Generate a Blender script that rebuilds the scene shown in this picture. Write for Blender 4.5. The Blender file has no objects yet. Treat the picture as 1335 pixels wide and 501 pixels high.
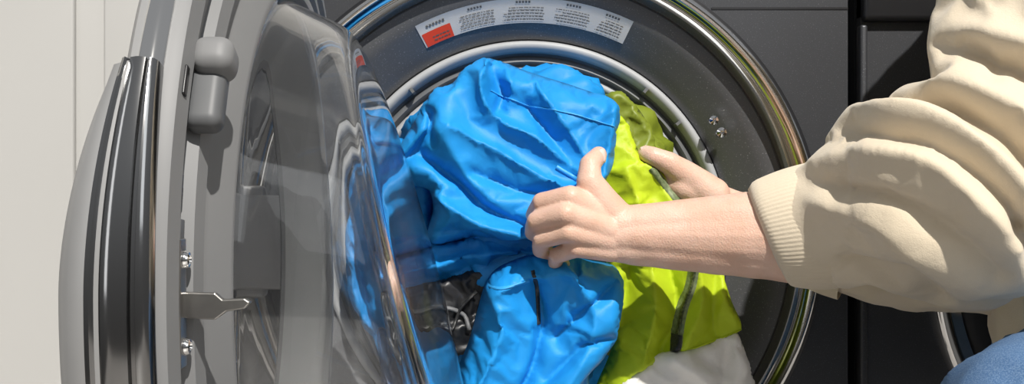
import bpy, bmesh, math, random, time
import numpy as np
from mathutils import Vector, Matrix, noise
from mathutils.geometry import delaunay_2d_cdt
from mathutils.bvhtree import BVHTree
random.seed(4)
S=bpy.context.scene
D=1.2; K=0.000827; CZ=0.62
def W(px,py,y=0.0):
    s=(D+y)/D
    return Vector(((px-667.5)*K*s, y, CZ-(py-250.5)*K*s))
def lk(ob,parent=None):
    S.collection.objects.link(ob)
    if parent: ob.parent=parent
    return ob
def empty(name):
    e=bpy.data.objects.new(name,None); lk(e); return e
# ---------------- materials
def mat(name,col,rough=0.5,metal=0.0,**kw):
    m=bpy.data.materials.new(name); m.use_nodes=True
    nt=m.node_tree; b=nt.nodes['Principled BSDF']
    b.inputs['Base Color'].default_value=(*col,1); b.inputs['Roughness'].default_value=rough
    b.inputs['Metallic'].default_value=metal
    if 'trans' in kw: b.inputs['Transmission Weight'].default_value=kw['trans']
    if 'ior' in kw: b.inputs['IOR'].default_value=kw['ior']
    if 'sss' in kw:
        b.inputs['Subsurface Weight'].default_value=kw['sss']
        b.inputs['Subsurface Radius'].default_value=(0.6,0.25,0.15); b.inputs['Subsurface Scale'].default_value=0.008
    if 'sheen' in kw: b.inputs['Sheen Weight'].default_value=kw['sheen']
    if 'coat' in kw: b.inputs['Coat Weight'].default_value=kw['coat']; b.inputs['Coat Roughness'].default_value=0.1
    if 'spec' in kw: b.inputs['Specular IOR Level'].default_value=kw['spec']
    tc=nt.nodes.new('ShaderNodeTexCoord')
    if 'var' in kw:   # (scale, color2, lo, hi)
        sc,c2,lo,hi=kw['var']
        n=nt.nodes.new('ShaderNodeTexNoise'); n.inputs['Scale'].default_value=sc; n.inputs['Detail'].default_value=3
        nt.links.new(tc.outputs['Object'],n.inputs['Vector'])
        r=nt.nodes.new('ShaderNodeMapRange'); r.inputs['From Min'].default_value=lo; r.inputs['From Max'].default_value=hi
        nt.links.new(n.outputs['Fac'],r.inputs['Value'])
        mx=nt.nodes.new('ShaderNodeMix'); mx.data_type='RGBA'
        mx.inputs[6].default_value=(*col,1); mx.inputs[7].default_value=(*c2,1)
        nt.links.new(r.outputs['Result'],mx.inputs[0]); nt.links.new(mx.outputs[2],b.inputs['Base Color'])
    if 'bump' in kw:
        bl=kw['bump']; prev=None
        for (sc,st,kind) in bl:
            dist=0.001
            if kind=='noise':
                n=nt.nodes.new('ShaderNodeTexNoise'); n.inputs['Scale'].default_value=sc; n.inputs['Detail'].default_value=4; out=n.outputs['Fac']
                nt.links.new(tc.outputs['Object'],n.inputs['Vector'])
            elif kind=='voronoi':
                n=nt.nodes.new('ShaderNodeTexVoronoi'); n.inputs['Scale'].default_value=sc; out=n.outputs['Distance']
                nt.links.new(tc.outputs['Object'],n.inputs['Vector'])
            elif kind=='crease':
                wn=nt.nodes.new('ShaderNodeTexNoise'); wn.inputs['Scale'].default_value=sc*0.45; wn.inputs['Detail'].default_value=1
                nt.links.new(tc.outputs['Object'],wn.inputs['Vector'])
                ma=nt.nodes.new('ShaderNodeVectorMath'); ma.operation='MULTIPLY_ADD'
                ma.inputs[1].default_value=(1.6/sc,)*3
                nt.links.new(wn.outputs['Color'],ma.inputs[0]); nt.links.new(tc.outputs['Object'],ma.inputs[2])
                n=nt.nodes.new('ShaderNodeTexVoronoi'); n.feature='DISTANCE_TO_EDGE'; n.inputs['Scale'].default_value=sc
                nt.links.new(ma.outputs[0],n.inputs['Vector'])
                r=nt.nodes.new('ShaderNodeMapRange'); r.interpolation_type='SMOOTHSTEP'; r.inputs['From Min'].default_value=0.0; r.inputs['From Max'].default_value=0.35
                nt.links.new(n.outputs['Distance'],r.inputs['Value']); out=r.outputs['Result']; dist=0.05/sc
            bp=nt.nodes.new('ShaderNodeBump'); bp.inputs['Strength'].default_value=st; bp.inputs['Distance'].default_value=dist
            nt.links.new(out,bp.inputs['Height'])
            if prev: nt.links.new(prev.outputs['Normal'],bp.inputs['Normal'])
            prev=bp
        nt.links.new(prev.outputs['Normal'],b.inputs['Normal'])
    if 'clear' in kw:  # part of the light passes straight through (thin wall)
        fac,tcol=kw['clear']
        tr=nt.nodes.new('ShaderNodeBsdfTransparent'); tr.inputs['Color'].default_value=(*tcol,1)
        mx=nt.nodes.new('ShaderNodeMixShader'); mx.inputs[0].default_value=fac
        out=nt.nodes['Material Output']
        nt.links.new(b.outputs[0],mx.inputs[1]); nt.links.new(tr.outputs[0],mx.inputs[2]); nt.links.new(mx.outputs[0],out.inputs['Surface'])
    return m
M={}
M['graphite']=mat('graphite',(0.055,0.057,0.063),0.42,0.5,var=(900,(0.17,0.175,0.19),0.62,0.72))
M['graphite2']=mat('graphite_cavity',(0.11,0.112,0.118),0.42,0.35,var=(700,(0.3,0.3,0.32),0.62,0.74))
M['black']=mat('black_plastic',(0.012,0.012,0.014),0.35)
M['chrome']=mat('chrome',(0.85,0.84,0.82),0.08,1.0,var=(3,(0.75,0.75,0.75),0.3,0.7))
M['darkchrome']=mat('dark_chrome',(0.66,0.63,0.58),0.13,1.0,var=(4,(0.75,0.72,0.68),0.3,0.7))
M['handlechrome']=mat('handle_chrome',(0.33,0.33,0.33),0.14,1.0,var=(4,(0.42,0.42,0.42),0.3,0.7))
M['gasket']=mat('gasket_rubber',(0.38,0.39,0.40),0.5,var=(20,(0.34,0.35,0.36),0.3,0.7))
M['gasketd']=mat('gasket_dark',(0.13,0.133,0.138),0.5,var=(20,(0.10,0.105,0.11),0.3,0.7))
M['steel']=mat('drum_steel',(0.20,0.19,0.18),0.3,1.0,var=(60,(0.14,0.13,0.12),0.4,0.6))
M['doorgrey']=mat('door_plastic',(0.22,0.222,0.225),0.55,0.0,var=(8,(0.19,0.192,0.195),0.3,0.7))
M['doordark']=mat('door_window_tint',(0.05,0.05,0.052),0.08,0.0,var=(12,(0.06,0.06,0.062),0.3,0.7),clear=(0.62,(0.8,0.8,0.8)))
M['silver']=mat('brushed_silver',(0.38,0.38,0.38),0.45,0.4,var=(15,(0.34,0.34,0.34),0.3,0.7))
M['hook']=mat('hook_steel',(0.34,0.33,0.31),0.3,0.9,var=(60,(0.26,0.25,0.24),0.3,0.7))
M['glass']=mat('door_glass',(0.985,0.99,0.99),0.0,0.0,trans=1.0,ior=1.45,clear=(0.08,(0.95,0.96,0.97)))
M['white']=mat('cabinet_white',(0.47,0.465,0.45),0.5,var=(3,(0.44,0.435,0.42),0.3,0.7),bump=[(120,0.05,'noise')])
M['wall']=mat('wall_paint',(0.6,0.59,0.57),0.7,var=(4,(0.56,0.55,0.53),0.3,0.7))
M['floor']=mat('floor_tile',(0.32,0.30,0.28),0.4,var=(5,(0.26,0.25,0.24),0.3,0.7))
M['blue']=mat('blue_nylon',(0.009,0.235,0.62),0.52,var=(9,(0.013,0.28,0.70),0.3,0.7),bump=[(1100,0.15,'noise'),(24,0.28,'crease')],spec=0.3)
M['bluelight']=mat('blue_tape',(0.04,0.36,0.78),0.45,var=(9,(0.035,0.33,0.75),0.3,0.7),bump=[(900,0.12,'noise')])
M['navy']=mat('navy_lining',(0.01,0.035,0.10),0.5,var=(20,(0.012,0.05,0.15),0.3,0.7))
M['blackcloth']=mat('black_lining',(0.007,0.008,0.010),0.4,var=(20,(0.018,0.018,0.02),0.4,0.7))
M['green']=mat('lime_nylon',(0.43,0.56,0.016),0.5,var=(9,(0.48,0.61,0.022),0.3,0.7),bump=[(1100,0.15,'noise'),(22,0.25,'crease')],spec=0.3)
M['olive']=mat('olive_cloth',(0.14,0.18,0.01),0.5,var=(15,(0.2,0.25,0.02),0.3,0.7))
M['greycloth']=mat('grey_lining',(0.80,0.78,0.74),0.6,var=(20,(0.72,0.70,0.67),0.3,0.7),bump=[(400,0.2,'noise'),(30,0.25,'crease')])
M['zip']=mat('zipper_grey',(0.13,0.17,0.08),0.45,0.1,var=(300,(0.22,0.26,0.14),0.4,0.6))
M['zipd']=mat('zipper_dark_olive',(0.03,0.04,0.015),0.4,0.1,var=(400,(0.12,0.14,0.06),0.4,0.6))
M['zipb']=mat('zipper_black',(0.015,0.016,0.018),0.4,0.2,var=(300,(0.04,0.04,0.04),0.4,0.6))
M['skin']=mat('skin',(0.66,0.42,0.315),0.45,var=(28,(0.73,0.50,0.40),0.35,0.65),sss=0.2,bump=[(160,0.3,'noise'),(600,0.25,'voronoi')],spec=0.4)
M['nail']=mat('nail',(0.78,0.54,0.47),0.25,var=(50,(0.82,0.6,0.54),0.3,0.7),coat=0.4)
M['cream']=mat('cream_fleece',(0.65,0.555,0.415),0.9,var=(12,(0.69,0.595,0.455),0.3,0.7),bump=[(300,0.3,'noise'),(1100,0.3,'noise')],sheen=0.25)
M['denim']=mat('denim',(0.055,0.13,0.27),0.8,var=(900,(0.13,0.22,0.37),0.4,0.65),bump=[(1200,0.5,'noise')])
M['label']=mat('label_paper',(0.50,0.51,0.52),0.45,var=(10,(0.54,0.55,0.56),0.3,0.7))
M['red']=mat('label_red',(0.65,0.06,0.02),0.45,var=(10,(0.6,0.05,0.02),0.3,0.7))
M['ink']=mat('label_ink',(0.10,0.10,0.10),0.5,var=(10,(0.12,0.12,0.12),0.3,0.7))

# ---------------- geometry helpers
def obj(name,verts,faces,m,parent=None,smooth=True,auto=None):
    me=bpy.data.meshes.new(name); me.from_pydata([tuple(v) for v in verts],[],faces)
    bm=bmesh.new(); bm.from_mesh(me); bmesh.ops.recalc_face_normals(bm,faces=bm.faces); bm.to_mesh(me); bm.free()
    if smooth:
        me.polygons.foreach_set('use_smooth',[True]*len(me.polygons))
        if auto: me.set_sharp_from_angle(angle=math.radians(auto))
    me.materials.append(m)
    return lk(bpy.data.objects.new(name,me),parent)
def box(name,x0,x1,y0,y1,z0,z1,m,parent=None,bev=0.003,seg=4):
    bm=bmesh.new(); bmesh.ops.create_cube(bm,size=1)
    for v in bm.verts:
        v.co=Vector(((x0+x1)/2+v.co.x*(x1-x0),(y0+y1)/2+v.co.y*(y1-y0),(z0+z1)/2+v.co.z*(z1-z0)))
    if bev: bmesh.ops.bevel(bm,geom=bm.edges[:],offset=bev,segments=seg,profile=0.5,affect='EDGES')
    me=bpy.data.meshes.new(name); bm.to_mesh(me); bm.free(); me.materials.append(m)
    me.polygons.foreach_set('use_smooth',[True]*len(me.polygons)); me.set_sharp_from_angle(angle=math.radians(40))
    return lk(bpy.data.objects.new(name,me),parent)
def revolve(name,prof,fn,m,parent,n=128,a0=0,a1=2*math.pi,closed_prof=False,auto=35):
    full=abs(a1-a0-2*math.pi)<1e-6
    cnt=n if full else n+1
    V=[];F=[]
    for i in range(cnt):
        a=a0+(a1-a0)*i/n
        for (r,h) in prof: V.append(fn(r,a,h))
    p=len(prof)
    for i in range(n):
        i2=(i+1)%cnt
        rng=range(p) if closed_prof else range(p-1)
        for j in rng:
            j2=(j+1)%p
            F.append((i*p+j,i2*p+j,i2*p+j2,i*p+j2))
    if not full and closed_prof:
        F.append(tuple(range(p))); F.append(tuple(n*p+j for j in range(p)))
    return obj(name,V,F,m,parent,True,auto)
def front(cx,cz):
    return lambda r,a,h: Vector((cx+r*math.cos(a),h,cz+r*math.sin(a)))
def panel_with_hole(name,x0,x1,z0,z1,y,cx,cz,r,m,parent,n=128,depth=0.02):
    V=[];F=[]
    angs=[2*math.pi*i/n for i in range(n)]
    angs+= [math.atan2(z-cz,x-cx)%(2*math.pi) for x in (x0,x1) for z in (z0,z1)]
    angs=sorted(set(angs)); n=len(angs)
    for a in angs:
        c,s=math.cos(a),math.sin(a)
        t=min([( (x1-cx)/c if c>0 else (x0-cx)/c) if abs(c)>1e-9 else 1e9, ((z1-cz)/s if s>0 else (z0-cz)/s) if abs(s)>1e-9 else 1e9])
        V+= [(cx+r*c,y+depth,cz+r*s),(cx+r*c,y,cz+r*s),(cx+t*c,y,cz+t*s),(cx+t*c,y+depth,cz+t*s)]
    for i in range(n):
        j=(i+1)%n
        for k in range(3): F.append((i*4+k,j*4+k,j*4+k+1,i*4+k+1))
    return obj(name,V,F,m,parent,True,30)

# ---------------- room
box('floor',-1.6,2.2,-2.2,0.8,-0.05,0,M['floor'],bev=0)
box('wall_back',-1.6,2.2,0.8,0.9,0,2.4,M['wall'],bev=0)
cab=empty('tall_cabinet')
box('body',-1.5,-0.345,0.006,0.6,0.0,2.1,M['white'],cab)
box('door_panel_1',-1.48,-0.472,-0.002,0.008,0.08,2.08,M['white'],cab,0.003)
box('door_panel_2',-0.440,-0.347,-0.002,0.008,0.08,2.08,M['white'],cab,0.003)

# ---------------- washing machine
CX,CZ0=0.0186,0.567
wm=empty('washing_machine')
R=0.3126
xl,xr=-0.325,0.362
ztop=0.818
box('side_left',xl,xl+0.01,0.02,0.66,0.02,0.98,M['graphite'],wm)
box('side_right',xr-0.01,xr,0.02,0.66,0.02,0.98,M['graphite'],wm)
box('top',xl,xr,0.02,0.66,0.975,0.985,M['graphite'],wm)
box('back',xl+0.01,xr-0.01,0.65,0.66,0.02,0.975,M['graphite'],wm)
panel_with_hole('front_panel',xl,xr,0.04,ztop+0.068,0.0,CX,CZ0,R-0.004,M['graphite'],wm)
box('panel_seam',0.215,xr,-0.0008,0.004,ztop-0.0012,ztop+0.0012,M['black'],wm,0)
box('control_panel',xl,xr,-0.006,0.02,ztop+0.07,0.975,M['graphite'],wm,0.006)
box('kick_plate',xl+0.02,xr-0.02,0.03,0.05,0.0,0.04,M['black'],wm,0.002)
f=front(CX,CZ0)
revolve('outer_black_seal',[(R+0.004,0.001),(R+0.003,-0.006),(R-0.002,-0.009),(R-0.006,0.0)],f,M['black'],wm)
revolve('chrome_ring',[(R-0.002,0.0),(R-0.003,-0.012),(R-0.008,-0.017),(R-0.014,-0.014),(R-0.017,-0.008),(R-0.019,-0.010),(R-0.024,-0.009),(R-0.028,0.004),(R-0.029,0.012)],f,M['darkchrome'],wm,n=192,auto=60)
revolve('chrome_highlight_ring',[(R-0.001,-0.002),(R-0.001,-0.0125),(R-0.003,-0.0165),(R-0.006,-0.0175),(R-0.006,-0.010)],f,M['chrome'],wm,n=192,auto=60)
revolve('cavity_surround',[(R-0.028,0.010),(R-0.030,0.008),(R-0.045,0.010),(0.26,0.016),(0.24,0.026),(0.228,0.036),(0.2235,0.040),(0.2215,0.052)],f,M['graphite2'],wm,n=160)
revolve('gasket_lip',[(0.222,0.048),(0.221,0.036),(0.218,0.033),(0.213,0.034),(0.210,0.040),(0.2085,0.047)],f,M['gasket'],wm,n=160,auto=80)
revolve('gasket_channel',[(0.209,0.046),(0.205,0.050),(0.203,0.046),(0.199,0.045),(0.197,0.052),(0.193,0.056)],f,M['gasketd'],wm,n=160,auto=80)
revolve('gasket_inner',[(0.195,0.055),(0.191,0.047),(0.187,0.047),(0.184,0.055),(0.182,0.08),(0.186,0.10)],f,M['gasket'],wm,n=160,auto=80)
revolve('drum',[(0.186,0.10),(0.205,0.11),(0.235,0.12),(0.24,0.13),(0.24,0.50),(0.22,0.52),(0.0,0.53)],f,M['steel'],wm,n=96)
for k in range(3):
    a=2*math.pi*k/3+0.5
    V=[];F=[]
    for i in range(9):
        t=i/8; w=0.035*math.sin(math.pi*(0.15+0.7*t))
        for j in range(7):
            u=j/6*2-1
            rr=0.239-0.045*(1-u*u)*math.sin(math.pi*(0.1+0.8*t)); aa=a+u*w/0.24*1.4
            V.append(f(rr,aa,0.14+0.34*t))
    for i in range(8):
        for j in range(6): F.append((i*7+j,i*7+j+1,(i+1)*7+j+1,(i+1)*7+j))
    obj('drum_lifter_%d'%k,V,F,M['gasketd'],wm)
for adeg in (12,38,52,128,146):
    a=math.radians(adeg)
    revolve('gasket_tab',[(0.214,0.035),(0.213,0.030),(0.207,0.030),(0.206,0.045)],f,M['gasketd'],wm,n=4,a0=a-0.008,a1=a+0.008,closed_prof=True)
def surfy(r):
    P=[(0.2235,0.040),(0.228,0.036),(0.24,0.026),(0.26,0.016),(R-0.045,0.010),(R-0.030,0.008)]
    for (a,b),(c,d) in zip(P,P[1:]):
        if a<=r<=c: return b+(d-b)*(r-a)/(c-a)
    return 0.008
lab=empty('warning_label'); lab.parent=wm
def arcpatch(name,r0,r1,a0,a1,m,off,n=40):
    V=[];F=[]; rs=[r0+(r1-r0)*j/6 for j in range(7)]
    for i in range(n+1):
        a=math.radians(a0+(a1-a0)*i/n)
        for r in rs: V.append(f(r,a,surfy(r)-off))
    for i in range(n):
        for j in range(6): F.append((i*7+j,i*7+j+1,(i+1)*7+j+1,(i+1)*7+j))
    return obj(name,V,F,m,lab)
arcpatch('label_sheet',0.2395,0.2645,64.5,118,M['label'],0.0008,60)
arcpatch('label_red_patch',0.2395,0.2535,110,117.6,M['red'],0.0012,12)
V=[];F=[]
def dash(r,a0,a1,h):
    b=len(V)
    n=3
    for i in range(n+1):
        a=math.radians(a0+(a1-a0)*i/n)
        V.append(f(r,a,surfy(r)-0.0016)); V.append(f(r+h,a,surfy(r+h)-0.0016))
    for i in range(n): F.append((b+2*i,b+2*i+1,b+2*i+3,b+2*i+2))
for c0,c1 in ((66,73),(74.5,84),(86,97),(98.5,108)):
    for li in range(5):
        r=0.2425+li*0.0030; a=c0+random.random()*0.6
        end=c1-random.random()*2.5
        while a<end:
            w=random.uniform(0.3,1.1); dash(r,a,min(a+w,end),0.0009); a+=w+0.22
    a=(c0+c1)/2-1.8
    for q in range(5): dash(0.2595,a,a+0.5,0.0022); a+=0.75
for q in range(2):
    a=110.8
    while a<115: 
        w=random.uniform(0.4,1.0); dash(0.2425+q*0.0035,a,a+w,0.0012); a+=w+0.25
a=111
for q in range(6): dash(0.2575,a,a+0.55,0.0025); a+=0.85
obj('label_dummy_text',V,F,M['ink'],lab,False)
for (px,py,rr) in ((930,157,0.0055),(940,173,0.006)):
    p=W(px,py,0.012)
    g=lambda r,a,h,p=p: Vector((p.x+r*math.cos(a),p.y-h,p.z+r*math.sin(a)))
    revolve('latch_screw',[(0,0.004),(rr*0.3,0.0035),(rr*0.35,0.006),(rr*0.9,0.004),(rr,0.0),(rr,-0.003)],g,M['chrome'],wm,n=24)
# ---------------- neighbouring dryer
dr=empty('tumble_dryer')
x0=0.376; cx2=0.717; cz2=0.62-(350-250.5)*K; R2=0.270
panel_with_hole('front_panel',x0,x0+0.686,0.04,0.885,0.0,cx2,cz2,R2-0.004,M['graphite'],dr)
box('side_left',x0,x0+0.01,0.02,0.66,0.02,0.98,M['graphite'],dr)
box('side_right',x0+0.676,x0+0.686,0.02,0.66,0.02,0.98,M['graphite'],dr)
box('top',x0,x0+0.686,0.02,0.66,0.975,0.985,M['graphite'],dr)
box('back',x0+0.01,x0+0.676,0.65,0.66,0.02,0.975,M['graphite'],dr)
box('corner_column',x0-0.002,x0+0.006,-0.006,0.01,0.04,0.80,M['graphite'],dr,0.003)
box('control_panel',x0,x0+0.686,-0.012,0.02,0.803,0.975,M['black'],dr,0.006)
f2=front(cx2,cz2)
revolve('door_chrome_ring',[(R2,0.0),(R2-0.001,-0.014),(R2-0.006,-0.02),(R2-0.014,-0.016),(R2-0.018,-0.010),(R2-0.028,-0.012),(R2-0.032,-0.004)],f2,M['darkchrome'],dr,n=160,auto=60)
revolve('door_chrome_edge',[(R2+0.001,0.0),(R2+0.001,-0.014),(R2-0.002,-0.0195),(R2-0.005,-0.0215),(R2-0.006,-0.015)],f2,M['chrome'],dr,n=160,auto=60)
revolve('door_glass_cover',[(R2-0.031,-0.005),(R2-0.05,-0.014),(0.15,-0.024),(0,-0.03)],f2,M['black'],dr,n=96)

# ---------------- open porthole door
dm=empty('washer_door'); dm.parent=wm
XB=-0.178; YC=-0.33; ZC=CZ0
def dpt(r,a,n): return Vector((XB+n,YC-r*math.cos(a),ZC+r*math.sin(a)))
revolve('inner_frame',[(0.299,-0.024),(0.300,-0.006),(0.297,0.0),(0.282,0.002),(0.279,-0.004),(0.262,-0.004),(0.259,0.003),(0.246,0.005),(0.243,0.0),(0.226,0.002),(0.214,0.012),(0.207,0.012),(0.203,0.0),(0.200,-0.02),(0.200,-0.040)],dpt,M['doorgrey'],dm,n=160,auto=40)
revolve('chrome_trim',[(0.300,-0.008),(0.304,-0.010),(0.306,-0.016),(0.304,-0.021),(0.298,-0.024)],dpt,M['chrome'],dm,n=160,auto=60)
revolve('outer_shell',[(0.303,-0.020),(0.302,-0.026),(0.296,-0.030),(0.27,-0.034),(0.21,-0.040),(0.200,-0.041)],dpt,M['silver'],dm,n=128)
revolve('outer_window',[(0.200,-0.036),(0.15,-0.040),(0.08,-0.042),(0,-0.043)],dpt,M['doordark'],dm,n=96)
def hpt(r,a,n):
    k=1-0.42*(max(a,0)/math.radians(23))**1.7
    return dpt(r,a,-0.012+(n+0.012)*k)
revolve('door_handle',[(0.296,-0.026),(0.307,-0.014),(0.311,-0.020),(0.312,-0.032),(0.308,-0.046),(0.296,-0.056),(0.27,-0.060),(0.24,-0.045)],hpt,M['silver'],dm,n=60,a0=math.radians(-40),a1=math.radians(23),closed_prof=True,auto=40)
revolve('door_handle_chrome',[(0.302,-0.004),(0.309,-0.005),(0.312,-0.008),(0.3125,-0.011),(0.3105,-0.012),(0.3105,-0.014),(0.3130,-0.015),(0.3140,-0.022),(0.3130,-0.029),(0.3110,-0.030),(0.3120,-0.032),(0.3135,-0.034),(0.312,-0.037),(0.302,-0.034)],hpt,M['handlechrome'],dm,n=60,a0=math.radians(-40),a1=math.radians(23.3),closed_prof=True,auto=60)
def depth(z): return 0.114+0.263*(0.506-z)
prof=[(0.206,0.0),(0.201,0.06),(0.196,0.25),(0.190,0.5),(0.184,0.75),(0.179,0.88),(0.172,0.96),(0.162,1.0),(0.145,1.01),(0.10,1.0),(0.05,0.99),(0,0.985)]
prof2=[(0.200,0.0),(0.195,0.06),(0.190,0.25),(0.184,0.48),(0.178,0.70),(0.173,0.82),(0.166,0.90),(0.157,0.935),(0.143,0.945),(0.10,0.935),(0.05,0.925),(0,0.92)]
def dense(P,k=5):
    out=[]
    for i in range(len(P)-1):
        p0=P[max(i-1,0)];p1=P[i];p2=P[i+1];p3=P[min(i+2,len(P)-1)]
        for j in range(k):
            t=j/k
            out.append(tuple(0.5*((2*p1[c])+(-p0[c]+p2[c])*t+(2*p0[c]-5*p1[c]+4*p2[c]-p3[c])*t*t+(-p0[c]+3*p1[c]-3*p2[c]+p3[c])*t**3) for c in (0,1)))
    out.append(P[-1]); return out
def bowl(r,a,h):
    z=ZC+r*math.sin(a); return Vector((XB+0.006+h*depth(z),YC-r*math.cos(a),z))
full=[p for p in dense(prof)][:-1]+[(0.0005,0.985)]+[(0.0005,0.92)]+[p for p in reversed(dense(prof2)[:-1])]
revolve('glass_bowl',full,bowl,M['glass'],dm,n=160,closed_prof=True,auto=80)
def dbox(name,r,a,n0,n1,wr,wt,m,bev=0.004):
    c=dpt(r,a,(n0+n1)/2)
    o=box(name,-(n1-n0)/2,(n1-n0)/2,-wr/2,wr/2,-wt/2,wt/2,m,dm,bev,6)
    o.location=c; o.rotation_euler=(-a,0,0); return o
dbox('bumper_cap',0.272,math.radians(28.0),-0.002,0.022,0.026,0.022,M['doorgrey'],0.0085)
dbox('bumper_stem_shaded',0.266,math.radians(24.4),-0.004,0.017,0.018,0.050,M['gasketd'],0.0065)  # dark grey paints in the shadow below the cap
dbox('slot_upper',0.272,math.radians(12),-0.003,-0.001,0.006,0.014,M['black'],0.0008)
dbox('slot_mid',0.272,math.radians(6),-0.003,0.0005,0.008,0.02,M['gasketd'],0.0008)
dbox('slot_top',0.290,math.radians(23),0.0,0.0022,0.005,0.018,M['black'],0.001)
dbox('latch_plate',0.270,math.radians(-1.5),-0.003,0.001,0.012,0.070,M['hook'],0.001)
for ad in (3.5,-6.5):
    a=math.radians(ad); c=dpt(0.270,a,0.001)
    g=lambda r,t,h,c=c: Vector((c.x+h,c.y+r*math.cos(t),c.z+r*math.sin(t)))
    revolve('latch_plate_screw',[(0,0.003),(0.002,0.002),(0.0025,0.0035),(0.004,0.003),(0.005,0.001),(0.005,-0.001)],g,M['chrome'],dm,n=20)
hk=[(0.0,0.006),(0.018,0.0055),(0.022,0.002),(0.034,0.0025),(0.037,0.0005),(0.034,-0.003),(0.024,-0.0045),(0.018,-0.009),(0.0,-0.008)]
c=dpt(0.268,math.radians(-1.5),0.0)
V=[(c.x+x,c.y+dy,c.z+z) for dy in (-0.0025,0.0025) for x,z in hk]; n=len(hk)
F=[tuple(range(n)),tuple(range(2*n-1,n-1,-1))]+[(i,(i+1)%n,n+(i+1)%n,n+i) for i in range(n)]
o=obj('latch_hook',V,F,M['hook'],dm,False); b=o.modifiers.new('b','BEVEL'); b.width=0.0008; b.segments=2
box('hinge_arm',-0.285,-0.195,-0.034,-0.016,ZC-0.05,ZC+0.05,M['silver'],dm,0.004)
box('hinge_plate',-0.300,-0.262,-0.018,0.012,ZC-0.06,ZC+0.06,M['silver'],dm,0.004)
# ---------------- cloth
def catmull(P,closed=True,step=4.0):
    out=[];n=len(P)
    for i in range(n if closed else n-1):
        g=lambda k:(P[k%n] if closed else P[min(max(k,0),n-1)])
        p0,p1,p2,p3=g(i-1),g(i),g(i+1),g(i+2)
        m=max(1,int(math.hypot(p2[0]-p1[0],p2[1]-p1[1])/step))
        for j in range(m):
            t=j/m
            q=[]
            for c in (0,1):
                q.append(0.5*((2*p1[c])+(-p0[c]+p2[c])*t*0.8*1.0+0.2*t*(2*p2[c]-2*p1[c])+(2*p0[c]-5*p1[c]+4*p2[c]-p3[c])*t*t*0.8+0.8*(-p0[c]+3*p1[c]-3*p2[c]+p3[c])*t**3))
            out.append(tuple(q))
    if not closed: out.append(P[-1])
    return out
def polydist(X,Y,P,closed):
    d=np.full(X.shape,1e9); n=len(P)
    for i in range(n if closed else n-1):
        ax,ay=P[i];bx,by=P[(i+1)%n]
        dx,dy=bx-ax,by-ay; L=dx*dx+dy*dy+1e-9
        t=np.clip(((X-ax)*dx+(Y-ay)*dy)/L,0,1)
        d=np.minimum(d,np.hypot(X-ax-t*dx,Y-ay-t*dy))
    return d
def inside(X,Y,P):
    c=np.zeros(X.shape,bool); n=len(P)
    for i in range(n):
        ax,ay=P[i];bx,by=P[(i+1)%n]
        if ay==by: continue
        cond=((ay>Y)!=(by>Y))&(X<(bx-ax)*(Y-ay)/(by-ay)+ax)
        c^=cond
    return c
def tri(t): 
    t=t-np.floor(t); return 1-np.abs(2*t-1)
SIM=[]
SC=10.0
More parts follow.
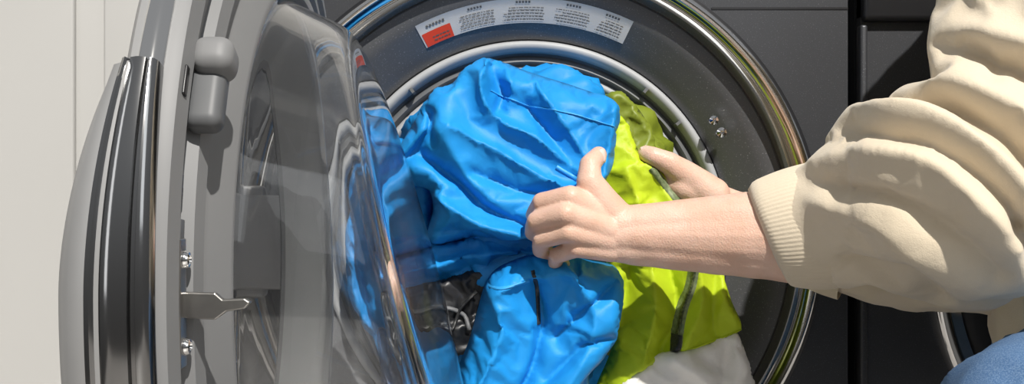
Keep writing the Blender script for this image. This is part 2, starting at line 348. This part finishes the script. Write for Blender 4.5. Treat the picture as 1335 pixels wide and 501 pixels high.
class Cloth:
    def __init__(s,name,outl,y,m,parent,edge=(0.04,22),folds=(),crum=0.003,seed=0,step=3.0,dirs=None,lam=(35,110),grow=0.095,hold=0.065,bend=1.2):
        s.y=y; s.outl=catmull(outl,True,step); s.edge=edge; s.folds=[(catmull(p,False,8) if len(p)>2 else p,a,w,q) for p,a,w,q in folds]
        s.crum=crum
        rs=np.random.RandomState(seed); s.waves=[]
        cen=np.mean(np.array(outl),axis=0); s.c=cen
        for i in range(9):
            th=rs.uniform(0,math.pi) if dirs is None else math.radians(dirs[i%len(dirs)])+rs.normal()*0.22
            s.waves.append((math.cos(th),math.sin(th),rs.uniform(*lam),rs.uniform(0,1),rs.uniform(0.4,1),rs.uniform(0,100)))
        xs=np.array(s.outl); x0,y0=xs.min(0);x1,y1=xs.max(0)
        gx,gy=np.meshgrid(np.arange(x0,x1,step),np.arange(y0,y1,step))
        gx=gx.ravel()+rs.uniform(-.3,.3,gx.size)*step; gy=gy.ravel()+rs.uniform(-.3,.3,gy.size)*step
        ok=inside(gx,gy,s.outl)&(polydist(gx,gy,s.outl,True)>step*0.6)
        gx=gx[ok];gy=gy[ok]
        n=len(s.outl)
        pts=[Vector(p) for p in s.outl]+[Vector((a,b)) for a,b in zip(gx,gy)]
        vo,eo,fo,_,_,_=delaunay_2d_cdt(pts,[],[list(range(n))],1,1e-6)
        X=np.array([v.x for v in vo]);Y=np.array([v.y for v in vo])
        H=s.h(X,Y)
        V=[]
        for a,b,h in zip(X,Y,H):
            p=W(a,b,s.y); p.y=s.y-h; V.append(p*SC)
        me=bpy.data.meshes.new(name); me.from_pydata(V,[],[tuple(f_) for f_ in fo])
        me.polygons.foreach_set('use_smooth',[True]*len(me.polygons)); me.materials.append(m)
        s.ob=lk(bpy.data.objects.new(name,me)); s.parent=parent
        bm=bmesh.new(); bm.from_mesh(me); bmesh.ops.recalc_face_normals(bm,faces=bm.faces)
        if sum(f_.normal.y for f_ in bm.faces)>0: bmesh.ops.reverse_faces(bm,faces=bm.faces)
        bm.to_mesh(me); bm.free()
        d=polydist(X,Y,s.outl,True)
        wt=np.where(d<step*0.5,1.0,hold)
        s.m=m
        setup_sim(s.ob,wt,grow,bend); s.thick=0.0012
        SIM.append(s)
    def finish(s):
        bake(s.ob); s.ob.parent=s.parent
        me=s.ob.data
        s.bvh=BVHTree.FromPolygons([v.co.copy() for v in me.vertices],[tuple(p.vertices) for p in me.polygons])
        so=s.ob.modifiers.new('s','SOLIDIFY'); so.thickness=s.thick; so.offset=-1
    def h(s,X,Y):
        d=polydist(X,Y,s.outl,True)
        H=s.edge[0]*(np.sqrt(1-(1-np.clip(d/s.edge[1],0,1))**2)-1)
        def nz(sc,sd):
            return np.array([noise.noise(Vector((a*sc,b*sc,sd))) for a,b in zip(X,Y)])
        w1=nz(0.012,s.c[0]); w2=nz(0.03,s.c[1]+7); m1=nz(0.011,3.3+s.c[0]); m2=nz(0.014,9.3+s.c[1])
        C=np.zeros_like(H)
        for i,(cx_,cy_,lam,ph,a,sd) in enumerate(s.waves):
            u=(X*cx_+Y*cy_)/lam+ph+w1*1.5*(1 if i%2 else -1)+w2*0.5
            mask=np.clip(0.5+1.6*(m1 if i%3 else m2)*(1 if i%2 else -1),0,1)
            t=tri(u); C+=a*(lam/70)*mask*(t**1.3-0.5)
        H=H+s.crum*C
        for p,a,w,q in s.folds:
            dd=polydist(X,Y,p,False); H=H+a*np.exp(-(dd/w)**q)
        return H
    def strip(s,name,pts,w,m,parent,lift=0.0012):
        P=catmull(pts,False,4); X=np.array([p[0] for p in P]);Y=np.array([p[1] for p in P])
        V=[];F=[];k=5
        TX=np.gradient(X);TY=np.gradient(Y);L=np.hypot(TX,TY)+1e-9
        rows=[]
        for i in range(len(P)):
            row=[]
            for j in range(k):
                u=(j/(k-1)-0.5)*w
                p=W(X[i]-TY[i]/L[i]*u,Y[i]+TX[i]/L[i]*u,s.y)
                hit=s.bvh.ray_cast(Vector((p.x,-1.0,p.z)),Vector((0,1,0)))[0]
                if hit is None:
                    nn=s.bvh.find_nearest(p)[0]; hit=nn
                row.append(hit+Vector((0,-(lift+(0.0012 if 0<j<k-1 else -0.002)),0)))
            rows.append(row)
        for r in rows: V+=r
        for i in range(len(P)-1):
            for j in range(k-1): F.append((i*k+j,i*k+j+1,(i+1)*k+j+1,(i+1)*k+j))
        return obj(name,V,F,m,parent)
NF=36
def setup_sim(ob,wt,grow,bend,grav=0.12):
    vg=ob.vertex_groups.new(name='pin')
    for val in set(np.round(wt,3)):
        if val>0: vg.add([int(i) for i in np.where(np.round(wt,3)==val)[0]],float(val),'REPLACE')
    cm=ob.modifiers.new('c','CLOTH'); st=cm.settings
    st.quality=5; st.mass=0.15; st.tension_stiffness=25; st.compression_stiffness=25; st.shear_stiffness=12
    st.bending_stiffness=bend; st.tension_damping=8; st.compression_damping=8; st.shear_damping=8; st.bending_damping=0.5; st.air_damping=3
    st.vertex_group_mass='pin'; st.pin_stiffness=1.0
    st.shrink_min=-grow
    cm.collision_settings.use_collision=False; cm.collision_settings.use_self_collision=False
    st.effector_weights.gravity=grav
    cm.point_cache.frame_start=1; cm.point_cache.frame_end=NF
def bake(ob):
    dg=bpy.context.evaluated_depsgraph_get()
    m2=bpy.data.meshes.new_from_object(ob.evaluated_get(dg))
    ob.modifiers.clear(); ob.data=m2
    n=len(m2.vertices); co=np.zeros(n*3); m2.vertices.foreach_get('co',co)
    co/=SC; m2.vertices.foreach_set('co',co); m2.update()
    m2.polygons.foreach_set('use_smooth',[True]*len(m2.polygons))
bj=empty('blue_jacket'); gj=empty('green_jacket')
A=Cloth('body_main',[(512,205),(520,180),(532,160),(545,138),(562,112),(585,102),(605,82),(632,69),(662,76),(700,90),(745,103),(790,120),(811,138),(808,175),(799,215),(785,245),(765,275),(745,305),(722,330),(700,322),(650,314),(600,318),(565,322),(552,305),(560,275),(556,250),(535,240),(520,225)],-0.15,M['blue'],bj,
 edge=(0.05,26),seed=3,crum=0.002,grow=0.08,folds=[
 ([(636,72),(626,100),(634,130),(660,152),(700,172),(750,215),(762,240)],0.018,11,1.1),
 ([(640,82),(662,115),(650,140)],-0.014,10,1.4),
 ([(662,78),(672,108),(664,128)],0.008,8,1.1),
 ([(700,95),(735,150),(758,200),(765,235)],0.010,8,1.1),
 ([(690,130),(725,180),(752,230)],-0.009,8,1.3),
 ([(800,140),(785,190),(772,230)],0.010,8,1.1),
 ([(590,160),(650,190),(710,225),(755,245)],0.014,15,1.1),
 ([(545,165),(580,170),(620,230),(680,280),(705,300)],0.016,26,1.3),
 ([(555,200),(600,232),(640,262),(700,285)],-0.013,9,1.3),
 ([(620,215),(670,235),(720,245)],-0.009,7,1.2),
 ([(565,255),(620,285),(700,305)],0.014,13,1.2),
 ([(745,240),(715,256),(690,270)],0.012,10,1.0),
 ([(560,150),(545,190),(525,215)],-0.016,10,1.4),
 ([(560,300),(620,305),(690,315)],-0.012,9,1.3)])
B=Cloth('body_left_fold',[(506,195),(520,178),(545,205),(560,235),(562,280),(556,320),(545,335),(528,315),(518,280),(508,235)],-0.085,M['blue'],bj,edge=(0.03,16),seed=5,lam=(20,50),grow=0.12,bend=1.0)
B2=Cloth('body_back_fold',[(470,300),(500,260),(530,230),(545,300),(560,340),(600,410),(560,440),(500,430),(470,380)],-0.03,M['blue'],bj,edge=(0.03,20),seed=15)
C_=Cloth('lower_fold',[(550,318),(600,308),(650,305),(700,312),(735,325),(740,350),(700,350),(660,346),(632,356),(606,366),(585,372),(566,376),(556,362),(550,340)],-0.115,M['blue'],bj,edge=(0.035,14),seed=8,lam=(25,60),grow=0.10,folds=[
 ([(560,350),(620,335),(720,330)],0.014,9,1.3),([(570,366),(620,348),(680,338)],-0.012,8,1.3)])
E=Cloth('sleeve',[(632,372),(650,352),(690,336),(730,334),(770,342),(805,350),(817,370),(816,400),(806,440),(790,470),(772,500),(765,560),(550,560),(585,505),(608,455),(622,405)],-0.165,M['blue'],bj,edge=(0.045,24),seed=11,crum=0.002,grow=0.08,dirs=[20,35,80,110],folds=[
 ([(695,370),(705,420),(690,480),(660,540)],-0.015,9,1.2),
 ([(640,382),(690,362),(760,354)],0.012,15,1.2),
 ([(740,350),(770,400),(760,460),(730,520)],0.014,20,1.2),
 ([(800,370),(760,400),(720,440)],-0.011,8,1.1),
 ([(790,440),(750,450),(710,490)],-0.009,8,1.1),
 ([(650,400),(640,450),(610,520)],0.012,16,1.2)])
BL=Cloth('black_lining',[(546,380),(590,362),(625,350),(660,340),(700,338),(700,360),(660,375),(640,420),(618,455),(588,466),(556,446)],-0.115,M['blackcloth'],bj,edge=(0.02,12),crum=0.005,seed=21,lam=(18,40),grow=0.10,bend=1.0)
Cloth('navy_lining',[(530,430),(575,430),(610,430),(640,450),(640,560),(530,560)],-0.075,M['navy'],bj,edge=(0.02,12),crum=0.006,seed=22,lam=(18,50),grow=0.12,bend=1.0)
G=Cloth('body_main',[(800,150),(813,150),(824,168),(838,203),(862,222),(893,246),(912,270),(932,310),(944,350),(958,395),(971,430),(938,446),(905,456),(878,462),(850,478),(828,494),(806,540),(760,560),(780,505),(800,460),(800,420),(800,380),(795,350),(780,320),(775,280),(780,240),(792,205)],-0.105,M['green'],gj,
 edge=(0.016,10),seed=31,crum=0.002,dirs=[10,170,60,150,0],lam=(40,120),grow=0.05,folds=[
 ([(845,215),(862,245),(880,280)],0.006,10,1.2),
 ([(815,220),(840,300),(850,400),(835,480)],0.016,20,1.2),
 ([(870,330),(880,400),(860,460)],-0.014,12,1.2),
 ([(905,330),(912,390),(890,450)],0.012,14,1.2),
 ([(935,360),(930,410),(935,440)],-0.007,9,1.2),
 ([(820,350),(810,420),(790,500)],-0.011,9,1.2)])
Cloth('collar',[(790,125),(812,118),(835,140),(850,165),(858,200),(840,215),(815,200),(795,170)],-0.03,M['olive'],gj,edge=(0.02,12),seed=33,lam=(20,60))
Cloth('grey_lining',[(790,520),(822,488),(850,472),(872,460),(930,446),(962,434),(974,455),(984,490),(992,560),(780,560)],-0.112,M['greycloth'],gj,edge=(0.02,14),seed=35,dirs=[0,20,160],grow=0.06,folds=[([(880,470),(920,500),(930,550)],0.012,14,1.3),([(950,450),(940,500)],-0.008,9,1.3)])
# ---- remeshed continuous bodies
def blobmesh(name,caps,m,parent,voxel=0.006,smooth=6,disp=None,sim=None):
    bm=bmesh.new()
    for (p0,r0,p1,r1) in caps:
        p0=Vector(p0);p1=Vector(p1)
        b2=bmesh.new()
        bmesh.ops.create_icosphere(b2,subdivisions=3,radius=r0,matrix=Matrix.Translation(p0))
        bmesh.ops.create_icosphere(b2,subdivisions=3,radius=r1,matrix=Matrix.Translation(p1))
        res=bmesh.ops.convex_hull(b2,input=b2.verts[:])
        bmesh.ops.delete(b2,geom=[g for g in set(res['geom_interior']+res['geom_unused']) if isinstance(g,bmesh.types.BMVert)],context='VERTS')
        tmp=bpy.data.meshes.new('t'); b2.to_mesh(tmp); b2.free(); bm.from_mesh(tmp); bpy.data.meshes.remove(tmp)
    me=bpy.data.meshes.new(name); bm.to_mesh(me); bm.free()
    ob=bpy.data.objects.new(name,me); S.collection.objects.link(ob)
    rm=ob.modifiers.new('r','REMESH'); rm.mode='VOXEL'; rm.voxel_size=voxel
    sm=ob.modifiers.new('s','SMOOTH'); sm.iterations=smooth; sm.factor=0.5
    bpy.context.view_layer.update()
    dg=bpy.context.evaluated_depsgraph_get()
    m2=bpy.data.meshes.new_from_object(ob.evaluated_get(dg))
    ob.modifiers.clear(); ob.data=m2; m2.name=name
    m2.materials.clear(); m2.materials.append(m)
    n=len(m2.vertices); co=np.zeros(n*3); no=np.zeros(n*3)
    m2.vertices.foreach_get('co',co); m2.vertex_normals.foreach_get('vector',no)
    co=co.reshape(-1,3); no=no.reshape(-1,3)
    if disp:
        d=disp(co,no); co=co+no*d[:,None]
    if sim: co=co*SC
    m2.vertices.foreach_set('co',co.ravel()); m2.update()
    m2.polygons.foreach_set('use_smooth',[True]*len(m2.polygons))
    if sim:
        grow,hold,bend,pinfn=sim
        setup_sim(ob,np.where(pinfn(co/SC),1.0,hold),grow,bend)
        class X: pass
        x=X(); x.ob=ob
        def fin():
            bake(ob); ob.parent=parent
            su=ob.modifiers.new('sub','SUBSURF'); su.levels=1; su.render_levels=1
        x.finish=fin; SIM.append(x)
    elif parent: ob.parent=parent
    return ob
def crumple(amp,sc):
    def fn(co,no):
        return np.array([amp*(1-2*abs(noise.noise(Vector(c)*sc)))+amp*0.5*(1-2*abs(noise.noise(Vector(c)*sc*2.3+Vector((5,5,5))))) for c in co])
    return fn
blobmesh('body_inside_drum',[(W(600,200,0.0),0.055,W(720,170,0.02),0.06),(W(560,300,-0.0),0.05,W(620,420,0.0),0.07),(W(620,250,0.08),0.09,W(720,400,0.08),0.09),(W(650,230,-0.05),0.055,W(700,450,-0.06),0.06)],M['blue'],bj,disp=crumple(0.012,22))
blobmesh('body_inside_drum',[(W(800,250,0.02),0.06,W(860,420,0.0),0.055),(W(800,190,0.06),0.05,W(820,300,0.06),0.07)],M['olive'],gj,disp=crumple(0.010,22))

# ---------------- person
pe=empty('person')
def chain(pts):
    return [(W(*a[:3]),a[3],W(*b[:3]),b[3]) for a,b in zip(pts,pts[1:])]
mm=0.001
caps=[]
caps+=chain([(790,290,-.200,13*mm),(744,257,-.218,10.5*mm),(706,264,-.203,8.6*mm),(696,280,-.178,7.8*mm),(710,294,-.158,6.8*mm)])
caps+=chain([(795,300,-.204,13*mm),(738,279,-.224,10.5*mm),(699,288,-.206,8.8*mm),(695,303,-.180,7.9*mm),(710,313,-.158,6.9*mm)])
caps+=chain([(795,312,-.202,13*mm),(742,302,-.220,10*mm),(706,312,-.203,8.2*mm),(704,326,-.178,7.3*mm),(718,331,-.158,6.5*mm)])
caps+=chain([(798,325,-.198,12*mm),(752,323,-.210,9.2*mm),(726,333,-.194,7.2*mm),(724,343,-.173,6.5*mm),(735,345,-.158,5.8*mm)])
caps+=chain([(808,290,-.195,17*mm),(784,262,-.200,15*mm),(768,236,-.204,11.5*mm),(769,216,-.200,10*mm),(780,202,-.184,8.2*mm)])
caps+=chain([(785,275,-.195,14*mm),(750,260,-.205,11*mm)])
caps+=[(W(776,250,-.195),0.010,W(748,260,-.20),0.009)]
caps+=[(W(780,300,-.195),0.017,W(752,280,-.20),0.014),(W(785,318,-.192),0.015,W(757,305,-.198),0.013)]
caps+=chain([(795,295,-.198,17*mm),(825,293,-.198,18*mm),(900,294,-.205,24*mm),(1000,294,-.218,32*mm),(1080,292,-.23,38*mm)])
caps+=chain([(795,318,-.194,16*mm),(825,320,-.195,18*mm),(900,320,-.203,24*mm),(1000,318,-.215,32*mm),(1080,320,-.23,38*mm)])
caps+=chain([(800,306,-.199,16*mm),(825,306,-.200,18*mm),(900,307,-.207,25*mm),(1000,306,-.220,33*mm)])
def skin_disp(co,no):
    return np.array([0.0006*noise.noise(Vector(c)*60) for c in co])
blobmesh('left_hand_and_forearm',caps,M['skin'],pe,voxel=0.0014,smooth=4,disp=skin_disp)
caps=[]
caps+=chain([(928,254,-.095,18*mm),(902,234,-.100,15*mm),(872,213,-.110,11.5*mm),(852,204,-.112,9.5*mm),(842,200,-.106,8*mm)])
caps+=chain([(930,260,-.09,17*mm),(888,242,-.100,14*mm),(866,236,-.095,10*mm),(846,242,-.08,8*mm),(832,250,-.068,7*mm)])
caps+=chain([(930,272,-.075,14*mm),(885,260,-.065,11*mm),(845,252,-.055,8.5*mm),(826,260,-.058,7.5*mm),(816,270,-.064,7*mm)])
caps+=chain([(932,280,-.075,14*mm),(888,278,-.06,10*mm),(850,274,-.055,8*mm),(832,280,-.058,7.2*mm),(822,290,-.064,6.5*mm)])
caps+=chain([(935,286,-.075,12*mm),(894,294,-.062,9*mm),(864,296,-.058,7.2*mm),(848,300,-.06,6.4*mm),(838,306,-.064,6*mm)])
caps+=chain([(930,262,-.08,18*mm),(960,275,-.085,20*mm),(1060,305,-.11,30*mm),(1120,325,-.12,34*mm)])
caps+=chain([(932,278,-.08,16*mm),(960,292,-.085,19*mm),(1060,322,-.11,30*mm),(1120,340,-.12,34*mm)])
blobmesh('right_hand_and_forearm',caps,M['skin'],pe,voxel=0.0018,smooth=5,disp=skin_disp)
def nail(name,c,nrm,along,l,w):
    nrm=Vector(nrm).normalized(); al=Vector(along).normalized(); al=(al-nrm*al.dot(nrm)).normalized(); sd=nrm.cross(al)
    V=[];F=[]
    for i in range(9):
        for j in range(7):
            u=(i/8*2-1);v=(j/6*2-1)
            ww=w*math.sqrt(max(0,1-abs(u)**4*0.7))
            V.append(c+al*u*l+sd*v*ww-nrm*(v*v*0.0022+u*u*0.0006))
    for i in range(8):
        for j in range(6): F.append((i*7+j,i*7+j+1,(i+1)*7+j+1,(i+1)*7+j))
    o=obj(name,V,F,M['nail'],pe); so=o.modifiers.new('s','SOLIDIFY'); so.thickness=0.0008; return o
c=W(779,204,-.187); nail('left_thumb_nail',c+Vector((0.0058,-0.0062,0.001)),(0.7,-0.7,0.2),(0.2,0.3,1),0.0065,0.0052)
c=W(844,201,-.107); nail('right_thumb_nail',c+Vector((-0.001,-0.0035,0.007)),(-0.1,-0.5,0.86),(-1,0,0.4),0.0065,0.005)

# sweater
def fold_disp(folds,amp2=0.0018,y=-0.28):
    fl=[([ (W(a,b,y).x,W(a,b,y).z) for a,b in catmull(p,False,10)],a_,w,q) for p,a_,w,q in folds]
    def fn(co,no):
        X=co[:,0];Z=co[:,2]; fr=np.clip(0.35-no[:,1],0,1)
        H=np.zeros(len(co))
        for p,a,w,q in fl:
            H+=a*np.exp(-(polydist(X,Z,p,False)/w)**q)*fr
        H+=np.array([amp2*noise.noise(Vector(c)*25)+amp2*0.6*(1-2*abs(noise.noise(Vector(c)*38))) for c in co])
        return H
    return fn
caps=[]
caps+=chain([(1062,290,-.228,49*mm),(1110,285,-.24,57*mm),(1165,255,-.26,72*mm),(1225,235,-.29,82*mm),(1275,250,-.31,74*mm)])
caps+=chain([(1110,310,-.24,40*mm),(1180,310,-.255,44*mm),(1260,312,-.27,48*mm)])
caps+=chain([(1275,240,-.31,70*mm),(1325,130,-.31,70*mm),(1365,0,-.30,78*mm),(1390,-120,-.27,85*mm)])
folds=[
 ([(1062,215),(1110,200),(1165,215),(1210,260),(1250,300)],0.010,0.010,1.6),
 ([(1110,150),(1160,160),(1215,200),(1260,250),(1290,270)],0.013,0.012,1.6),
 ([(1105,178),(1160,190),(1210,228),(1255,280)],-0.016,0.0075,1.5),
 ([(1150,105),(1210,120),(1260,160),(1300,200),(1330,215)],0.013,0.013,1.6),
 ([(1125,125),(1180,140),(1240,185),(1290,235)],-0.016,0.0075,1.5),
 ([(1230,75),(1280,110),(1330,150)],-0.014,0.0085,1.5),
 ([(1245,50),(1300,75),(1340,95)],0.009,0.012,1.6),
 ([(1075,240),(1130,260),(1190,300),(1240,340)],-0.011,0.0075,1.5),
 ([(1070,265),(1120,290),(1180,335),(1230,360)],0.008,0.010,1.6),
 ([(1100,340),(1160,345),(1220,372)],-0.009,0.0065,1.5),
 ([(1260,290),(1290,310),(1330,300)],-0.016,0.010,1.5),
]
xc=W(1070,290,-.23).x
blobmesh('sweater_left_sleeve',caps,M['cream'],pe,voxel=0.0042,smooth=8,disp=fold_disp(folds),sim=(0.10,0.11,2.6,lambda co: (co[:,0]<xc)|(co[:,2]>0.88)))
def tube(name,A0,A1,r0,r1,m,parent,rib=0.0011,nr=84,elong=1.18,seg=14,bulge=0.002,tiltv=(0,0,0)):
    ax=(A1-A0).normalized(); up=Vector((0,0,1)); up=(up-ax*up.dot(ax)).normalized(); sd=ax.cross(up)
    n=nr*6; V=[];F=[]
    rows=[]
    for i in range(seg+1):
        t=i/seg; rows.append((A0.lerp(A1,t),r0+(r1-r0)*t+bulge*math.sin(math.pi*t)-(0.004*(1-t/0.12)**2 if t<0.12 else 0),t))
    rows.insert(0,(A0.lerp(A1,0.02),r0-0.009,0)); rows.insert(0,(A0.lerp(A1,0.5),r0-0.010,0))
    for c,r,t in rows:
        for k in range(n):
            a=2*math.pi*k/n; rr=r+rib*math.cos(a*nr)
            V.append(c+up*math.sin(a)*rr*elong+sd*math.cos(a)*rr+Vector(tiltv)*math.sin(a)*(1-t))
    for i in range(len(rows)-1):
        for k in range(n): F.append((i*n+k,i*n+(k+1)%n,(i+1)*n+(k+1)%n,(i+1)*n+k))
    return obj(name,V,F,m,parent)
tube('left_cuff',W(1000,306,-.219),W(1082,292,-.233),0.0385,0.0475,M['cream'],pe,tiltv=(-0.009,0,0),rib=0.00016)
tube('right_cuff',W(1040,310,-.10),W(1110,330,-.12),0.034,0.040,M['cream'],pe,rib=0.0003)
caps=chain([(1100,328,-.118,38*mm),(1180,340,-.13,46*mm),(1260,340,-.15,50*mm),(1340,325,-.17,58*mm),(1450,100,-.17,75*mm)])
blobmesh('sweater_right_sleeve',caps,M['cream'],pe,voxel=0.004,smooth=10,disp=fold_disp([([(1200,375),(1270,360),(1330,340)],-0.008,0.008,1.5),([(1190,390),(1280,385),(1330,370)],0.006,0.008,1.5)],0.004,-0.13))
caps=chain([(1440,-100,-.23,0.10),(1470,150,-.22,0.12),(1500,420,-.2,0.13)])+chain([(1400,-120,-.28,0.09),(1480,-150,-.15,0.09)])
blobmesh('sweater_torso',caps,M['cream'],pe,voxel=0.006,smooth=10,disp=crumple(0.005,14))
caps=chain([(1500,480,-.2,0.13),(1480,580,-.28,0.10),(1360,575,-.40,0.075),(1355,800,-.30,0.06),(1400,1000,-.2,0.05)])
blobmesh('jeans_left_leg',caps,M['denim'],pe,voxel=0.005,smooth=8,disp=crumple(0.003,16))

# ---- run cloth simulation
t0=time.time()
S.frame_start=1; S.frame_end=NF
for fr in range(1,NF+1): S.frame_set(fr)
for s in SIM: s.finish()
print('SIM',time.time()-t0)
A.strip('seam_tape',[(725,218),(738,226),(765,240),(790,236)],7,M['bluelight'],bj,lift=0.0006)
A.strip('seam_piping',[(640,118),(690,138),(750,150),(806,168)],2.5,M['bluelight'],bj,lift=0.0004)
E.strip('sleeve_black_zip',[(694,352),(700,375),(702,400),(703,425)],6,M['zipb'],bj)
E.strip('sleeve_tape',[(636,374),(655,374),(690,366)],5,M['bluelight'],bj,lift=0.0006)
BL.strip('strap_1',[(560,405),(585,402),(605,412),(612,430)],6,M['gasketd'],bj,lift=0.004)
BL.strip('strap_2',[(575,440),(590,428),(602,400),(622,380)],5,M['zipb'],bj,lift=0.006)
G.strip('chest_zip_flap',[(848,219),(864,238),(880,258),(888,270)],12,M['zip'],gj)
G.strip('hem_zip',[(903,345),(900,370),(893,395),(886,420),(880,452)],15,M['zip'],gj)
G.strip('hem_zip_teeth',[(903,345),(900,370),(893,395),(886,420),(880,452)],6,M['zipd'],gj,lift=0.003)
G.strip('hem_zip_slider',[(882,436),(880,450),(879,458)],12,M['zipb'],gj,lift=0.004)
G.strip('hem_binding',[(968,431),(938,443),(905,453),(880,459)],4,M['green'],gj,lift=0.001)

# ---------------- lights
def area(name,loc,target,size,power,col=(1,1,1),sy=None):
    l=bpy.data.lights.new(name,'AREA'); l.energy=power; l.color=col; l.size=size
    if sy: l.shape='RECTANGLE'; l.size_y=sy
    o=bpy.data.objects.new(name,l); o.location=loc
    o.rotation_euler=(Vector(target)-Vector(loc)).to_track_quat('-Z','Y').to_euler(); lk(o); return o
sun=bpy.data.lights.new('sun','SUN'); sun.energy=5.2; sun.angle=math.radians(0.8); sun.color=(1,0.96,0.90)
so=bpy.data.objects.new('sun',sun); so.rotation_euler=Vector((-0.22,0.64,-0.70)).to_track_quat('-Z','Y').to_euler(); lk(so)
area('reflection_fill',(1.2,-2.4,1.8),(0.2,0,0.6),1.0,7,(0.95,0.98,1.0),1.6)  # added area lamp, no window here; fills and streaks the chrome
area('reflection_fill_left',(-1.6,-1.6,1.2),(0,0,0.55),0.5,4,(1,1,1),1.6)  # second added lamp from the left, for bright stripes in chrome
w=bpy.data.worlds.new('w'); S.world=w; w.use_nodes=True
nt=w.node_tree; bg=nt.nodes['Background']
tc=nt.nodes.new('ShaderNodeTexCoord'); sp=nt.nodes.new('ShaderNodeSeparateXYZ'); rp=nt.nodes.new('ShaderNodeValToRGB')
nt.links.new(tc.outputs['Generated'],sp.inputs[0]); 
mr=nt.nodes.new('ShaderNodeMapRange'); mr.inputs['From Min'].default_value=-1; mr.inputs['From Max'].default_value=1
nt.links.new(sp.outputs['Z'],mr.inputs['Value']); nt.links.new(mr.outputs['Result'],rp.inputs['Fac'])
el=rp.color_ramp.elements; el[0].position=0.3; el[0].color=(0.12,0.11,0.10,1); el[1].position=0.75; el[1].color=(0.75,0.77,0.8,1)
e=rp.color_ramp.elements.new(0.5); e.color=(0.35,0.35,0.35,1)
nt.links.new(rp.outputs['Color'],bg.inputs['Color']); bg.inputs['Strength'].default_value=0.37
# ---------------- camera
cam=bpy.data.cameras.new('camera'); cam.sensor_width=36; cam.lens=36*D/(1335*K); cam.clip_start=0.02
co=bpy.data.objects.new('camera',cam); co.location=(0,-D,CZ); co.rotation_euler=(math.radians(90),0,0); lk(co); S.camera=co
S.view_settings.view_transform='Standard'
